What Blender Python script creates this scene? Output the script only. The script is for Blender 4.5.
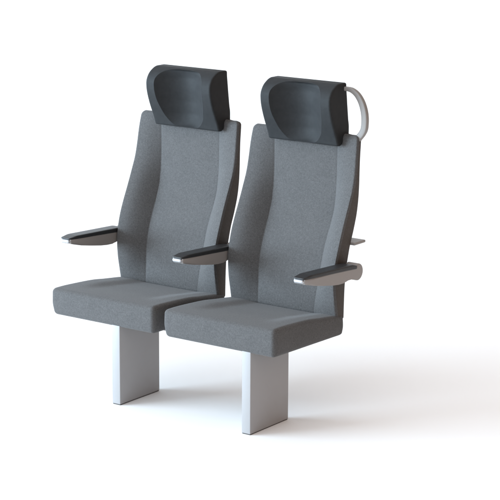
import bpy, bmesh, math
from mathutils import Vector, Matrix
from math import radians as R, sin, cos, pi, sqrt

scene = bpy.context.scene
for o in list(bpy.data.objects):
    bpy.data.objects.remove(o)
COL = scene.collection

# ------------------------------------------------------------------ camera
cam_d = bpy.data.cameras.new('camera')
cam = bpy.data.objects.new('camera', cam_d)
COL.objects.link(cam)
scene.camera = cam
cam.location = (4.1234, -5.2445, 2.0949)
cam.rotation_euler = (pi / 2 - 0.2232, 0, 0.6497)
cam_d.sensor_width = 36
cam_d.lens = 2046.9 / 500 * 36
cam_d.shift_x = 0.1044
cam_d.shift_y = 0.0006
cam_d.clip_start = 0.05
cam_d.clip_end = 200
scene.render.resolution_x = 1024
scene.render.resolution_y = 1024

# ------------------------------------------------------------------ world: studio dome, cool at front left, warm and dim at right
world = bpy.data.worlds.new('World')
scene.world = world
world.use_nodes = True
wt = world.node_tree
wt.nodes.clear()
w_out = wt.nodes.new('ShaderNodeOutputWorld')
w_bg = wt.nodes.new('ShaderNodeBackground')
w_tc = wt.nodes.new('ShaderNodeTexCoord')
w_dot = wt.nodes.new('ShaderNodeVectorMath'); w_dot.operation = 'DOT_PRODUCT'
w_dot.inputs[1].default_value = Vector((-0.52, -0.80, 0.26)).normalized()
w_map = wt.nodes.new('ShaderNodeMapRange')
w_map.inputs['From Min'].default_value = -1
w_map.inputs['From Max'].default_value = 1
w_ramp = wt.nodes.new('ShaderNodeValToRGB')
w_ramp.color_ramp.interpolation = 'EASE'
e = w_ramp.color_ramp.elements
e[0].position = 0.12; e[0].color = (0.145, 0.075, 0.04, 1)
e[1].position = 0.95; e[1].color = (0.72, 0.77, 0.82, 1)
m_ = e.new(0.5); m_.color = (0.26, 0.205, 0.168, 1)
wt.links.new(w_tc.outputs['Generated'], w_dot.inputs[0])
wt.links.new(w_dot.outputs['Value'], w_map.inputs['Value'])
wt.links.new(w_map.outputs['Result'], w_ramp.inputs['Fac'])
w_sep = wt.nodes.new('ShaderNodeSeparateXYZ')
wt.links.new(w_tc.outputs['Generated'], w_sep.inputs['Vector'])
w_el = wt.nodes.new('ShaderNodeMapRange')           # brighter overhead than at the horizon
w_el.inputs['From Min'].default_value = 0.15
w_el.inputs['From Max'].default_value = 0.95
w_el.inputs['To Min'].default_value = 1.8
w_el.inputs['To Max'].default_value = 2.8
wt.links.new(w_sep.outputs['Z'], w_el.inputs['Value'])
wt.links.new(w_ramp.outputs['Color'], w_bg.inputs['Color'])
wt.links.new(w_el.outputs['Result'], w_bg.inputs['Strength'])
wt.links.new(w_bg.outputs['Background'], w_out.inputs['Surface'])

# ------------------------------------------------------------------ lamps: softboxes of the studio
def softbox(name, loc, target, size, size_y, power, color):
    d = bpy.data.lights.new(name, 'AREA')
    d.shape = 'RECTANGLE'; d.size = size; d.size_y = size_y; d.energy = power; d.color = color
    o = bpy.data.objects.new(name, d)
    COL.objects.link(o)
    o.location = loc
    o.rotation_euler = (Vector(target) - Vector(loc)).to_track_quat('-Z', 'Y').to_euler()
    return o
softbox('key_softbox', (-5.7, -5.0, 1.65), (0, .3, .7), 5.0, 3.2, 1440, (0.66, 0.845, 1.0))


scene.view_settings.view_transform = 'Standard'
scene.view_settings.look = 'None'
scene.view_settings.exposure = 0
scene.view_settings.gamma = 1
scene.view_settings.use_curve_mapping = False
scene.render.engine = 'CYCLES'

# ------------------------------------------------------------------ materials
def new_mat(name, color, rough=.6, spec=.5, metal=0.0, sheen=0.0):
    m = bpy.data.materials.new(name)
    m.use_nodes = True
    b = m.node_tree.nodes['Principled BSDF']
    b.inputs['Base Color'].default_value = (*color, 1)
    b.inputs['Roughness'].default_value = rough
    b.inputs['Specular IOR Level'].default_value = spec
    b.inputs['Metallic'].default_value = metal
    b.inputs['Sheen Weight'].default_value = sheen
    b.inputs['Sheen Roughness'].default_value = .5
    return m

def add_noise(m, color, color2, scale, detail=6, bump=0.0, bump_scale=None, stretch=(1, 1, 1), dist=.001, lo=.35, hi=.65):
    nt = m.node_tree; b = nt.nodes['Principled BSDF']
    tc = nt.nodes.new('ShaderNodeTexCoord')
    mp = nt.nodes.new('ShaderNodeMapping'); mp.inputs['Scale'].default_value = stretch
    nt.links.new(tc.outputs['Object'], mp.inputs['Vector'])
    n = nt.nodes.new('ShaderNodeTexNoise'); n.inputs['Scale'].default_value = scale
    n.inputs['Detail'].default_value = detail; n.inputs['Roughness'].default_value = .65
    nt.links.new(mp.outputs['Vector'], n.inputs['Vector'])
    mr = nt.nodes.new('ShaderNodeMapRange')
    mr.inputs['From Min'].default_value = lo; mr.inputs['From Max'].default_value = hi
    nt.links.new(n.outputs['Fac'], mr.inputs['Value'])
    mx = nt.nodes.new('ShaderNodeMix'); mx.data_type = 'RGBA'
    mx.inputs[6].default_value = (*color, 1); mx.inputs[7].default_value = (*color2, 1)
    nt.links.new(mr.outputs['Result'], mx.inputs[0])
    nt.links.new(mx.outputs[2], b.inputs['Base Color'])
    if bump:
        n2 = nt.nodes.new('ShaderNodeTexNoise'); n2.inputs['Scale'].default_value = bump_scale or scale
        n2.inputs['Detail'].default_value = 3
        nt.links.new(mp.outputs['Vector'], n2.inputs['Vector'])
        bp = nt.nodes.new('ShaderNodeBump'); bp.inputs['Strength'].default_value = bump
        bp.inputs['Distance'].default_value = dist
        nt.links.new(n2.outputs['Fac'], bp.inputs['Height'])
        nt.links.new(bp.outputs['Normal'], b.inputs['Normal'])
    return mx

def fabric(name, c1, c2):
    """Grey flat-weave upholstery: broad mottling, fine fleck and a diagonal thread relief."""
    m = new_mat(name, c1, .9, .15, sheen=.12)
    nt = m.node_tree; b = nt.nodes['Principled BSDF']
    mx = add_noise(m, c1, c2, 170, 8, lo=.36, hi=.66)
    tc = [n for n in nt.nodes if n.type == 'TEX_COORD'][0]
    # fine fleck
    n2 = nt.nodes.new('ShaderNodeTexNoise'); n2.inputs['Scale'].default_value = 330; n2.inputs['Detail'].default_value = 4
    nt.links.new(tc.outputs['Object'], n2.inputs['Vector'])
    mr = nt.nodes.new('ShaderNodeMapRange')
    mr.inputs['From Min'].default_value = .3; mr.inputs['From Max'].default_value = .7
    mr.inputs['To Min'].default_value = .81; mr.inputs['To Max'].default_value = 1.19
    nt.links.new(n2.outputs['Fac'], mr.inputs['Value'])
    # large soft wear
    n3 = nt.nodes.new('ShaderNodeTexNoise'); n3.inputs['Scale'].default_value = 9; n3.inputs['Detail'].default_value = 3
    nt.links.new(tc.outputs['Object'], n3.inputs['Vector'])
    mr3 = nt.nodes.new('ShaderNodeMapRange')
    mr3.inputs['From Min'].default_value = .3; mr3.inputs['From Max'].default_value = .7
    mr3.inputs['To Min'].default_value = .96; mr3.inputs['To Max'].default_value = 1.04
    nt.links.new(n3.outputs['Fac'], mr3.inputs['Value'])
    mu = nt.nodes.new('ShaderNodeMath'); mu.operation = 'MULTIPLY'
    nt.links.new(mr.outputs['Result'], mu.inputs[0]); nt.links.new(mr3.outputs['Result'], mu.inputs[1])
    vm = nt.nodes.new('ShaderNodeVectorMath'); vm.operation = 'SCALE'
    nt.links.new(mx.outputs[2], vm.inputs[0]); nt.links.new(mu.outputs['Value'], vm.inputs['Scale'])
    nt.links.new(vm.outputs['Vector'], b.inputs['Base Color'])
    # weave relief
    wv = nt.nodes.new('ShaderNodeTexWave'); wv.wave_type = 'BANDS'; wv.bands_direction = 'DIAGONAL'
    wv.inputs['Scale'].default_value = 90; wv.inputs['Distortion'].default_value = 4
    wv.inputs['Detail'].default_value = 2; wv.inputs['Detail Scale'].default_value = 4
    nt.links.new(tc.outputs['Object'], wv.inputs['Vector'])
    ad = nt.nodes.new('ShaderNodeMath'); ad.operation = 'MULTIPLY_ADD'
    ad.inputs[1].default_value = .28
    nt.links.new(wv.outputs['Fac'], ad.inputs[0]); nt.links.new(n2.outputs['Fac'], ad.inputs[2])
    bp = nt.nodes.new('ShaderNodeBump'); bp.inputs['Strength'].default_value = .3; bp.inputs['Distance'].default_value = .0012
    nt.links.new(ad.outputs['Value'], bp.inputs['Height'])
    nt.links.new(bp.outputs['Normal'], b.inputs['Normal'])
    return m

M_FAB = fabric('grey_fabric', (.074, .0725, .0725), (.095, .093, .093))
M_SHELL = new_mat('dark_shell', (.055, .050, .047), .75, .25)
add_noise(M_SHELL, (.062, .053, .047), (.075, .065, .058), 160, 4, bump=.3, bump_scale=400, dist=.0008)
M_HEAD = new_mat('dark_leatherette', (.024, .027, .030), .7, .22)
add_noise(M_HEAD, (.018, .019, .0203), (.022, .023, .0243), 60, 4, bump=.18, bump_scale=520, dist=.0006)
M_PAD = new_mat('black_soft_plastic', (.017, .017, .018), .45, .4)
add_noise(M_PAD, (.016, .016, .017), (.020, .020, .021), 80, 4, bump=.2, bump_scale=600, dist=.0005)
M_ARM = new_mat('warm_grey_plastic', (.27, .25, .238), .5, .4)
M_CHROME = new_mat('silver_cap', (.5, .52, .55), .32, .5, .6)
M_LEG = new_mat('pale_painted_metal', (.30, .295, .29), .42, .45)
add_noise(M_LEG, (.318, .311, .314), (.322, .315, .318), 30, 3, bump=.05, bump_scale=500, dist=.0004)
M_DARK = new_mat('dark_gap', (.06, .055, .052), .8, .2)
M_HANDLE = new_mat('light_grey_plastic', (.25, .232, .218), .45, .4)
M_FLOOR = new_mat('white_floor', (.89, .882, .874), .9, .0)

# ------------------------------------------------------------------ mesh helpers
def obj(name, bm, mat, parent=None, smooth=True, angle=38, sharp=True):
    bmesh.ops.remove_doubles(bm, verts=bm.verts, dist=1e-6)
    bmesh.ops.recalc_face_normals(bm, faces=bm.faces)
    me = bpy.data.meshes.new(name)
    bm.to_mesh(me); bm.free()
    me.materials.append(mat)
    if smooth:
        me.polygons.foreach_set('use_smooth', [True] * len(me.polygons))
        if sharp:
            me.set_sharp_from_angle(angle=R(angle))
    o = bpy.data.objects.new(name, me)
    COL.objects.link(o)
    if parent is not None:
        o.parent = parent
    return o

def loft(rings, bm=None, cap=True, closed=True):
    bm = bm or bmesh.new()
    vs = [[bm.verts.new(p) for p in r] for r in rings]
    n = len(rings[0])
    for a, b in zip(vs, vs[1:]):
        for i in range(n if closed else n - 1):
            j = (i + 1) % n
            bm.faces.new((a[i], a[j], b[j], b[i]))
    if cap:
        bm.faces.new(vs[0][::-1]); bm.faces.new(vs[-1])
    return bm

def tab(T, v):
    """smooth interpolation through a table of (key, value)"""
    if v <= T[0][0]: return T[0][1]
    if v >= T[-1][0]: return T[-1][1]
    for i in range(len(T) - 1):
        if T[i][0] <= v <= T[i + 1][0]:
            x0, y0 = T[i]; x1, y1 = T[i + 1]
            h = x1 - x0
            def sl(k):
                if k <= 0 or k >= len(T) - 1: return 0 if k < 0 or k > len(T) - 1 else ((T[min(k + 1, len(T) - 1)][1] - T[max(k - 1, 0)][1]) / (T[min(k + 1, len(T) - 1)][0] - T[max(k - 1, 0)][0]))
                return (T[k + 1][1] - T[k - 1][1]) / (T[k + 1][0] - T[k - 1][0])
            t = (v - x0) / h
            return ((2 * t**3 - 3 * t**2 + 1) * y0 + (t**3 - 2 * t**2 + t) * h * sl(i)
                    + (-2 * t**3 + 3 * t**2) * y1 + (t**3 - t**2) * h * sl(i + 1))

def steps(a, b, r, n, k=5):
    """sample positions from a to b, denser inside the rounding radius r at both ends"""
    out = [a + r * (1 - cos(pi / 2 * i / k)) for i in range(k)]
    out += [a + r + (b - a - 2 * r) * i / n for i in range(n + 1)]
    out += [b - r * (1 - cos(pi / 2 * i / k)) for i in range(k - 1, -1, -1)]
    return out

def rbox(x0, x1, y0, y1, z0, z1, r=(.01, .01, .01), n=(8, 8, 8), k=5, fn=None, bm=None):
    """box with rounded edges (separate radius per axis), optionally deformed by fn(x,y,z)"""
    bm = bm or bmesh.new()
    if not isinstance(r, tuple): r = (r, r, r)
    lo = (x0, y0, z0); hi = (x1, y1, z1)
    S = [steps(lo[i], hi[i], r[i], n[i], k) for i in range(3)]
    cache = {}
    def V(i, j, l):
        if (i, j, l) in cache: return cache[(i, j, l)]
        p = [S[0][i], S[1][j], S[2][l]]
        q = [min(max(p[a], lo[a] + r[a]), hi[a] - r[a]) for a in range(3)]
        d = [(p[a] - q[a]) / r[a] for a in range(3)]
        L = sqrt(sum(c * c for c in d))
        # project the cube corner region on the rounding ellipsoid
        m = max(abs(c) for c in d)
        if L > 1e-9:
            d = [c / L * m for c in d]
        p = [q[a] + d[a] * r[a] for a in range(3)]
        if fn: p = fn(*p)
        cache[(i, j, l)] = bm.verts.new(p)
        return cache[(i, j, l)]
    N = [len(s) - 1 for s in S]
    for i in range(N[0]):
        for j in range(N[1]):
            for l in (0, N[2]):
                bm.faces.new((V(i, j, l), V(i + 1, j, l), V(i + 1, j + 1, l), V(i, j + 1, l)))
    for i in range(N[0]):
        for l in range(N[2]):
            for j in (0, N[1]):
                bm.faces.new((V(i, j, l), V(i + 1, j, l), V(i + 1, j, l + 1), V(i, j, l + 1)))
    for j in range(N[1]):
        for l in range(N[2]):
            for i in (0, N[0]):
                bm.faces.new((V(i, j, l), V(i, j + 1, l), V(i, j + 1, l + 1), V(i, j, l + 1)))
    return bm

def prism_x(pts, x0, x1, bev=.003, seg=3, bm=None):
    """side profile (y,z) extruded along x with softened rims"""
    bm = bm or bmesh.new()
    a = [bm.verts.new((x0, y, z)) for y, z in pts]
    b = [bm.verts.new((x1, y, z)) for y, z in pts]
    n = len(pts)
    fa = bm.faces.new(a[::-1]); fb = bm.faces.new(b)
    for i in range(n):
        j = (i + 1) % n
        bm.faces.new((a[i], a[j], b[j], b[i]))
    rim = list(set(fa.edges) | set(fb.edges))
    bmesh.ops.bevel(bm, geom=rim, offset=bev, segments=seg, profile=.5, affect='EDGES', clamp_overlap=True)
    return bm

def catmull(P, n=8):
    out = []
    for i in range(len(P) - 1):
        p0 = Vector(P[max(i - 1, 0)]); p1 = Vector(P[i]); p2 = Vector(P[i + 1]); p3 = Vector(P[min(i + 2, len(P) - 1)])
        for k in range(n):
            t = k / n
            out.append(.5 * ((2 * p1) + (-p0 + p2) * t + (2 * p0 - 5 * p1 + 4 * p2 - p3) * t * t + (-p0 + 3 * p1 - 3 * p2 + p3) * t**3))
    out.append(Vector(P[-1]))
    return out

def cyl_x(bm, x0, x1, y, z, r, n=40):
    rings = []
    for x, rr in ((x0, r - .002), (x0 + .002, r), (x1 - .002, r), (x1, r - .002)):
        rings.append([(x, y + rr * cos(2 * pi * i / n), z + rr * sin(2 * pi * i / n)) for i in range(n)])
    return loft(rings, bm)

# ------------------------------------------------------------------ the setting: white sweep of floor and backdrop
def build_floor():
    bm = bmesh.new()
    f = Vector((-sin(.6497), cos(.6497), 0)); r = Vector((cos(.6497), sin(.6497), 0))
    prof = [(-12, 0), (-6, 0), (0, 0), (2.0, 0), (3.6, 0)]
    rad = 2.2
    for i in range(1, 25):
        a = pi / 2 * i / 24
        prof.append((3.6 + rad * sin(a), rad * (1 - cos(a))))
    prof.append((3.6 + rad, 6.5))
    rings = []
    for d, z in prof:
        rings.append([tuple(f * d + r * s + Vector((0, 0, z))) for s in (-9, -3, 0, 3, 9)])
    loft(rings, bm, cap=False, closed=False)
    o = obj('floor', bm, M_FLOOR, sharp=False)
    o['kind'] = 'structure'
    return o
build_floor()

# ------------------------------------------------------------------ the double seat
root = bpy.data.objects.new('double_train_seat', None)
COL.objects.link(root)
root['label'] = 'two joined grey fabric train seats with dark headrests, three armrests and two pale plate legs'
root['category'] = 'train seat'

XC = .224          # seat centre
FRONT = [(.30, .374), (.345, .369), (.38, .362), (.43, .353), (.48, .350), (.53, .357), (.58, .372), (.63, .392), (.68, .415), (.73, .438), (.78, .459), (.83, .471), (.88, .479), (.93, .489), (.96, .495)]
INNER = [(.30, .388), (.345, .388), (.38, .392), (.43, .399), (.48, .408), (.53, .421), (.58, .440), (.63, .463), (.68, .483), (.73, .494), (.78, .4985), (.83, .5), (.88, .5), (.93, .501), (.96, .502)]
HOUT = [(.30, .221), (.38, .2205), (.48, .221), (.58, .2245), (.68, .2235), (.78, .2235), (.88, .2205), (.93, .217), (.96, .213)]
HIN = [(.30, .116), (.38, .119), (.43, .123), (.48, .127), (.58, .128), (.68, .130), (.78, .130), (.96, .131)]
BACK = [(.30, .4225), (.33, .4225), (.38, .424), (.43, .426), (.48, .430), (.53, .438), (.58, .450), (.63, .471), (.68, .489), (.73, .498), (.78, .502), (.83, .505), (.88, .510), (.93, .519), (.96, .523)]

def sm(t):
    t = min(max(t, 0), 1)
    return t * t * (3 - 2 * t)

def front_y(u, z):
    """depth of the upholstered front at lateral offset u from the centre"""
    ho, hi = tab(HOUT, z), tab(HIN, z)
    yo, yi = tab(FRONT, z), tab(INNER, z)
    a = abs(u)
    if a <= hi:
        y = yi + .003 * (a / hi) ** 2 - .003      # centre panel bulges a little
    else:
        t = (a - hi) / (ho - hi)
        y = yi + (yo - yi) * (t + .23 * sin(pi * t))  # side bolster
    y += .0006 * math.exp(-((a - hi) / .0028) ** 2)   # sewn seam
    return y

def u_samples(ho, hi):
    out = []
    nb = 16
    for i in range(nb + 1):
        out.append(-ho + (ho - hi - .009) * i / nb)
    out += [-hi - .006, -hi - .004, -hi - .002, -hi, -hi + .002, -hi + .004, -hi + .006]
    n = 22
    for i in range(n + 1):
        out.append(-hi + .009 + (2 * hi - .018) * i / n)
    out += [hi - .006, hi - .004, hi - .002, hi, hi + .002, hi + .004, hi + .006]
    for i in range(nb + 1):
        out.append(hi + .009 + (ho - hi - .009) * i / nb)
    return out

def build_backrest():
    z0, z1 = .332, .946
    zs = steps(z0, z1, .016, 90, 7)
    rings = []
    for z in zs:
        c = 0.0
        if z > z1 - .016: c = 1 - sqrt(max(0, 1 - ((z - (z1 - .016)) / .016) ** 2))
        if z < z0 + .012: c = 1 - sqrt(max(0, 1 - (((z0 + .012) - z) / .012) ** 2))
        ho = tab(HOUT, z) - .011 * c; hi = tab(HIN, z)
        ring = []
        us = u_samples(ho, hi)
        for u in us:
            y = front_y(u, z) + .011 * c
            d = ho - abs(u)
            if d < .004: y += .004 - sqrt(max(0, .004**2 - (.004 - d)**2))   # rounded outer edge
            ring.append((XC + u, y, z))
        # extra edge samples
        ring.insert(1, (XC - ho + .0015, front_y(-ho, z) + .011 * c + .004 - sqrt(.004**2 - .0025**2), z))
        ring.insert(-1, (XC + ho - .0015, front_y(ho, z) + .011 * c + .004 - sqrt(.004**2 - .0025**2), z))
        yb = .0135
        back = [(XC + u, front_y(u, z) + yb, z) for u in us[::-1][::3]]
        ring += back
        rings.append(ring)
    b = obj('backrest', loft(rings), M_FAB, root, angle=60)
    # shell behind the upholstery
    z0, z1 = .325, .943
    rings = []
    for z in steps(z0, z1, .012, 70, 6):
        c = 0.0
        if z > z1 - .012: c = 1 - sqrt(max(0, 1 - ((z - (z1 - .012)) / .012) ** 2))
        if z < z0 + .008: c = 1 - sqrt(max(0, 1 - (((z0 + .008) - z) / .008) ** 2))
        ho = tab(HOUT, z) - .0012 - .012 * c
        ring = []
        n = 36
        for i in range(n + 1):
            u = -ho + 2 * ho * i / n
            ring.append((XC + u, front_y(u, z) + .0052 + .004 * c, z))
        yb = tab(BACK, z); ym = max(tab(INNER, z) + .05, yb + .012)
        r = .006
        for k in range(1, 5):
            a = pi / 2 * k / 4
            ring.append((XC + ho - r * (1 - cos(a)), yb - r + r * sin(a) - .004 * c, z))
        for i in range(1, n):
            u = ho - r - 2 * (ho - r) * i / n
            t = 1 - abs(u) / (ho - r)
            ring.append((XC + u, yb + (ym - yb) * sm(t * 2.2) - .004 * c, z))
        for k in range(4, 0, -1):
            a = pi / 2 * k / 4
            ring.append((XC - ho + r * (1 - cos(a)), yb - r + r * sin(a) - .004 * c, z))
        rings.append(ring)
    obj('back_shell', loft(rings), M_SHELL, b, angle=50)
    return b

# seat cushion: rounded block, top falling to the rear, dished centre
TOPZ = [(0, .376), (.05, .376), (.10, .374), (.21, .367), (.28, .358), (.37, .347), (.42, .338)]
def build_cushion():
    def f(x, y, z):
        t = (z - .279) / .095
        top = tab(TOPZ, y); bot = .279 - .018 * y
        u = abs(x - XC)
        dish = .0065 * sm((.175 - u) / .065) * sm((y - .04) / .15)
        zz = bot + (top - bot) * t - dish * sm(t * 1.5 - .5)
        # front face bulges slightly
        yy = y - .005 * sin(pi * min(max(t, 0), 1)) * sm((.05 - y) / .05) * (1 - (u / .224) ** 4)
        xx = x + (.0025 * sin(pi * min(max(t, 0), 1))) * (1 if x > XC else -1) * sm((u - .17) / .05)
        low = sm((.5 - t) / .5)                      # lower rim tucks under
        yy += .005 * low * sm((.06 - y) / .06)
        xx += (-.003 if x > XC else .003) * low * sm((u - .17) / .05)
        return (xx, yy, zz)
    bm = rbox(-.008, .449, 0, .415, .279, .374, r=(.014, .018, .014), n=(56, 40, 10), k=7, fn=f)
    o = obj('seat_cushion', bm, M_FAB, root, angle=70)
    return o

# headrest
HF = [(.898, .470), (.90, .469), (.925, .460), (.95, .449), (.975, .437), (1.0, .4265), (1.025, .418), (1.05, .413), (1.075, .4145), (1.10, .431), (1.118, .462)]
HS = [(.898, .060), (.905, .064), (.925, .072), (.95, .083), (.975, .091), (1.0, .098), (1.025, .101), (1.05, .102), (1.075, .101), (1.10, .094), (1.118, .086)]
HX = .235
def build_headrest():
    z0, z1 = .907, 1.119
    rings = []
    for z in steps(z0, z1, .010, 96, 7):
        c = 0.0
        if z > z1 - .007: c = 1 - sqrt(max(0, 1 - ((z - (z1 - .007)) / .007) ** 2))
        if z < z0 + .006: c = .6 * (1 - sqrt(max(0, 1 - (((z0 + .006) - z) / .006) ** 2)))
        h = .144 - .004 * c - .002 * sm((z - 1.06) / .06)
        yf = tab(HF, z) + .008 * c
        yb = .535 - .017 * sm((z - .93) / .18) - .006 * c
        hs = tab(HS, z)
        qb = min(max((.958 - z) / .049, 0), 1); qt = min(max((z - 1.078) / .036, 0), 1)
        bowl = sqrt(max(0, 1 - qb * qb)) * sqrt(max(0, 1 - qt * qt))      # rounded ends of the hollow
        dep = .064 * (hs / .102) ** 2 * bowl
        hs = hs * (.25 + .75 * bowl ** .5)
        # front from left to right
        r = .007
        ring = []
        for k in range(0, 7):
            a = pi / 2 * k / 6
            ring.append((HX - h + r * (1 - cos(a)), yf + r - r * sin(a), z))
        m = 8
        for i in range(1, m):
            u = -(h - r) + (h - r - hs - .004) * i / m
            ring.append((HX + u, yf, z))
        n = 48
        for i in range(n + 1):
            u = -hs - .004 + 2 * (hs + .004) * i / n
            t = abs(u) / (hs + .004)
            # elliptical scoop with a softened rim
            s = (1 - t ** 2) if t < 1 else 0
            ring.append((HX + u, yf + dep * s, z))
        for i in range(1, m):
            u = hs + .004 + (h - r - hs - .004) * i / m
            ring.append((HX + u, yf, z))
        for k in range(6, -1, -1):
            a = pi / 2 * k / 6
            ring.append((HX + h - r * (1 - cos(a)), yf + r - r * sin(a), z))
        for i in range(1, 8):
            ring.append((HX + h, yf + r + (yb - r - yf - r) * i / 8, z))
        r2 = .005
        for k in range(0, 5):
            a = pi / 2 * k / 4
            ring.append((HX + h - r2 * (1 - cos(a)), yb - r2 + r2 * sin(a), z))
        for i in range(1, 12):
            u = (h - r2) * (1 - 2 * i / 12)
            ring.append((HX + u, yb, z))
        for k in range(4, -1, -1):
            a = pi / 2 * k / 4
            ring.append((HX - h + r2 * (1 - cos(a)), yb - r2 + r2 * sin(a), z))
        for i in range(7, 0, -1):
            ring.append((HX - h, yf + r + (yb - r - yf - r) * i / 8, z))
        w = sm((1.0 - z) / .09)                       # underside rises to the rear
        ring = [(px, py, pz + .55 * max(py - yf - .012, 0) * w) if py > yf + .012 and abs(px - HX) > hs + .004 or py > yb - .02 else (px, py, pz) for px, py, pz in ring]
        rings.append(ring)
    return obj('headrest', loft(rings), M_HEAD, root, angle=45)

# armrest, centred on x = 0, moved by location
def build_armrest():
    PY, PZ, PR = .424, .4975, .029
    pts = [(.106, .5308), (.103, .5235), (.107, .5145), (.118, .5115), (.16, .5005), (.22, .489), (.27, .4805), (.305, .4765), (.335, .4755), (.355, .4775), (.372, .4825), (.384, .4825), (.396, .4775)]
    for k in range(0, 19):
        a = R(-118 + (205 * k / 18))
        pts.append((PY + PR * cos(a), PZ + PR * sin(a)))
    pts += [(.412, .5225), (.395, .5125), (.33, .5165), (.2, .5248)]
    body = prism_x(pts, -.0225, .0225, .0028, 3)
    arm = obj('armrest', body, M_ARM, root, angle=40)
    def f(x, y, z):
        t = sm((.145 - y) / .045)
        w = 1 - .12 * t
        zz = z - .009 * t * (z - .524) / .02
        b = sm((y - .385) / .03)
        tt = (zz - .006 * b * (z - .524) / .02 - .5245) / .018
        bot = .5300 - .066 * (y - .105); top = .5420 - .046 * (y - .105)
        return (x * w, y, bot + (top - bot) * tt)
    pad = rbox(-.0245, .0245, .100, .417, .5245, .5425, r=(.0045, .010, .0045), n=(6, 30, 3), k=5, fn=f)
    obj('arm_pad', pad, M_PAD, arm, angle=60)
    cap = rbox(-.0195, .0195, .0955, .112, .5170, .5305, r=(.008, .008, .006), n=(3, 3, 3), k=4)
    obj('end_cap', cap, M_CHROME, arm, angle=60)
    bm = bmesh.new(); cyl_x(bm, -.034, .0, PY + .002, PZ, .017)
    obj('pivot', bm, M_DARK, arm)
    return arm

def copy_tree(o, parent, dx):
    c = o.copy(); COL.objects.link(c); c.parent = parent
    c.location.x += dx
    for ch in list(o.children):
        k = ch.copy(); COL.objects.link(k); k.parent = c
    return c

P = .5
back = build_backrest(); copy_tree(back, root, -P)
cush = build_cushion(); copy_tree(cush, root, -P)
head = build_headrest(); copy_tree(head, root, -P)
arm = build_armrest(); arm.location.x = .474
copy_tree(arm, root, -P); copy_tree(arm, root, -2 * P)

# plate legs
def build_leg():
    bm = rbox(-.239, -.204, .007, .227, .003, .284, r=.0018, n=(2, 2, 2), k=3)
    leg = obj('leg', bm, M_LEG, root, angle=60)
    bm = rbox(-.2375, -.2055, .0085, .2255, 0, .004, r=.0008, n=(1, 1, 1), k=2)
    obj('foot_plate', bm, M_DARK, leg)
    return leg
leg = build_leg(); copy_tree(leg, root, .5549)

# cross beam hidden under the cushions
obj('cross_beam', rbox(-.30, .30, .10, .14, .268, .284, r=.003, n=(2, 2, 2), k=3), M_ARM, root)

# grab handle beside the right headrest
def build_handle():
    path = catmull([(.366, .506, 1.0985), (.385, .508, 1.0995), (.407, .508, 1.0955), (.4275, .510, 1.080), (.445, .511, 1.052),
                    (.4555, .511, 1.015), (.4555, .511, .975), (.447, .511, .954), (.433, .510, .936), (.424, .508, .922)], 8)
    rings = []
    N = len(path)
    for i, p in enumerate(path):
        t = (path[min(i + 1, N - 1)] - path[max(i - 1, 0)]).normalized()
        side = Vector((0, 1, 0)); nrm = t.cross(side).normalized()
        s = i / (N - 1)
        a = .0070 + .0042 * sm(s * 1.7); b = .0075 + .002 * sm(s * 1.5)
        ring = []
        for k in range(24):
            th = 2 * pi * k / 24
            cx = cos(th); sx = sin(th)
            ex = .38
            ring.append(tuple(p + nrm * (a * math.copysign(abs(cx) ** ex, cx)) + side * (b * math.copysign(abs(sx) ** ex, sx))))
        rings.append(ring)
    return obj('grab_handle', loft(rings), M_HANDLE, root, angle=60)
build_handle()

# table flap folded out behind each back
def build_flap():
    bm = rbox(.03, .463, .45, .521, .578, .588, r=(.006, .006, .003), n=(4, 3, 2), k=4)
    return obj('rear_table', bm, M_HANDLE, root, angle=60)
build_flap()
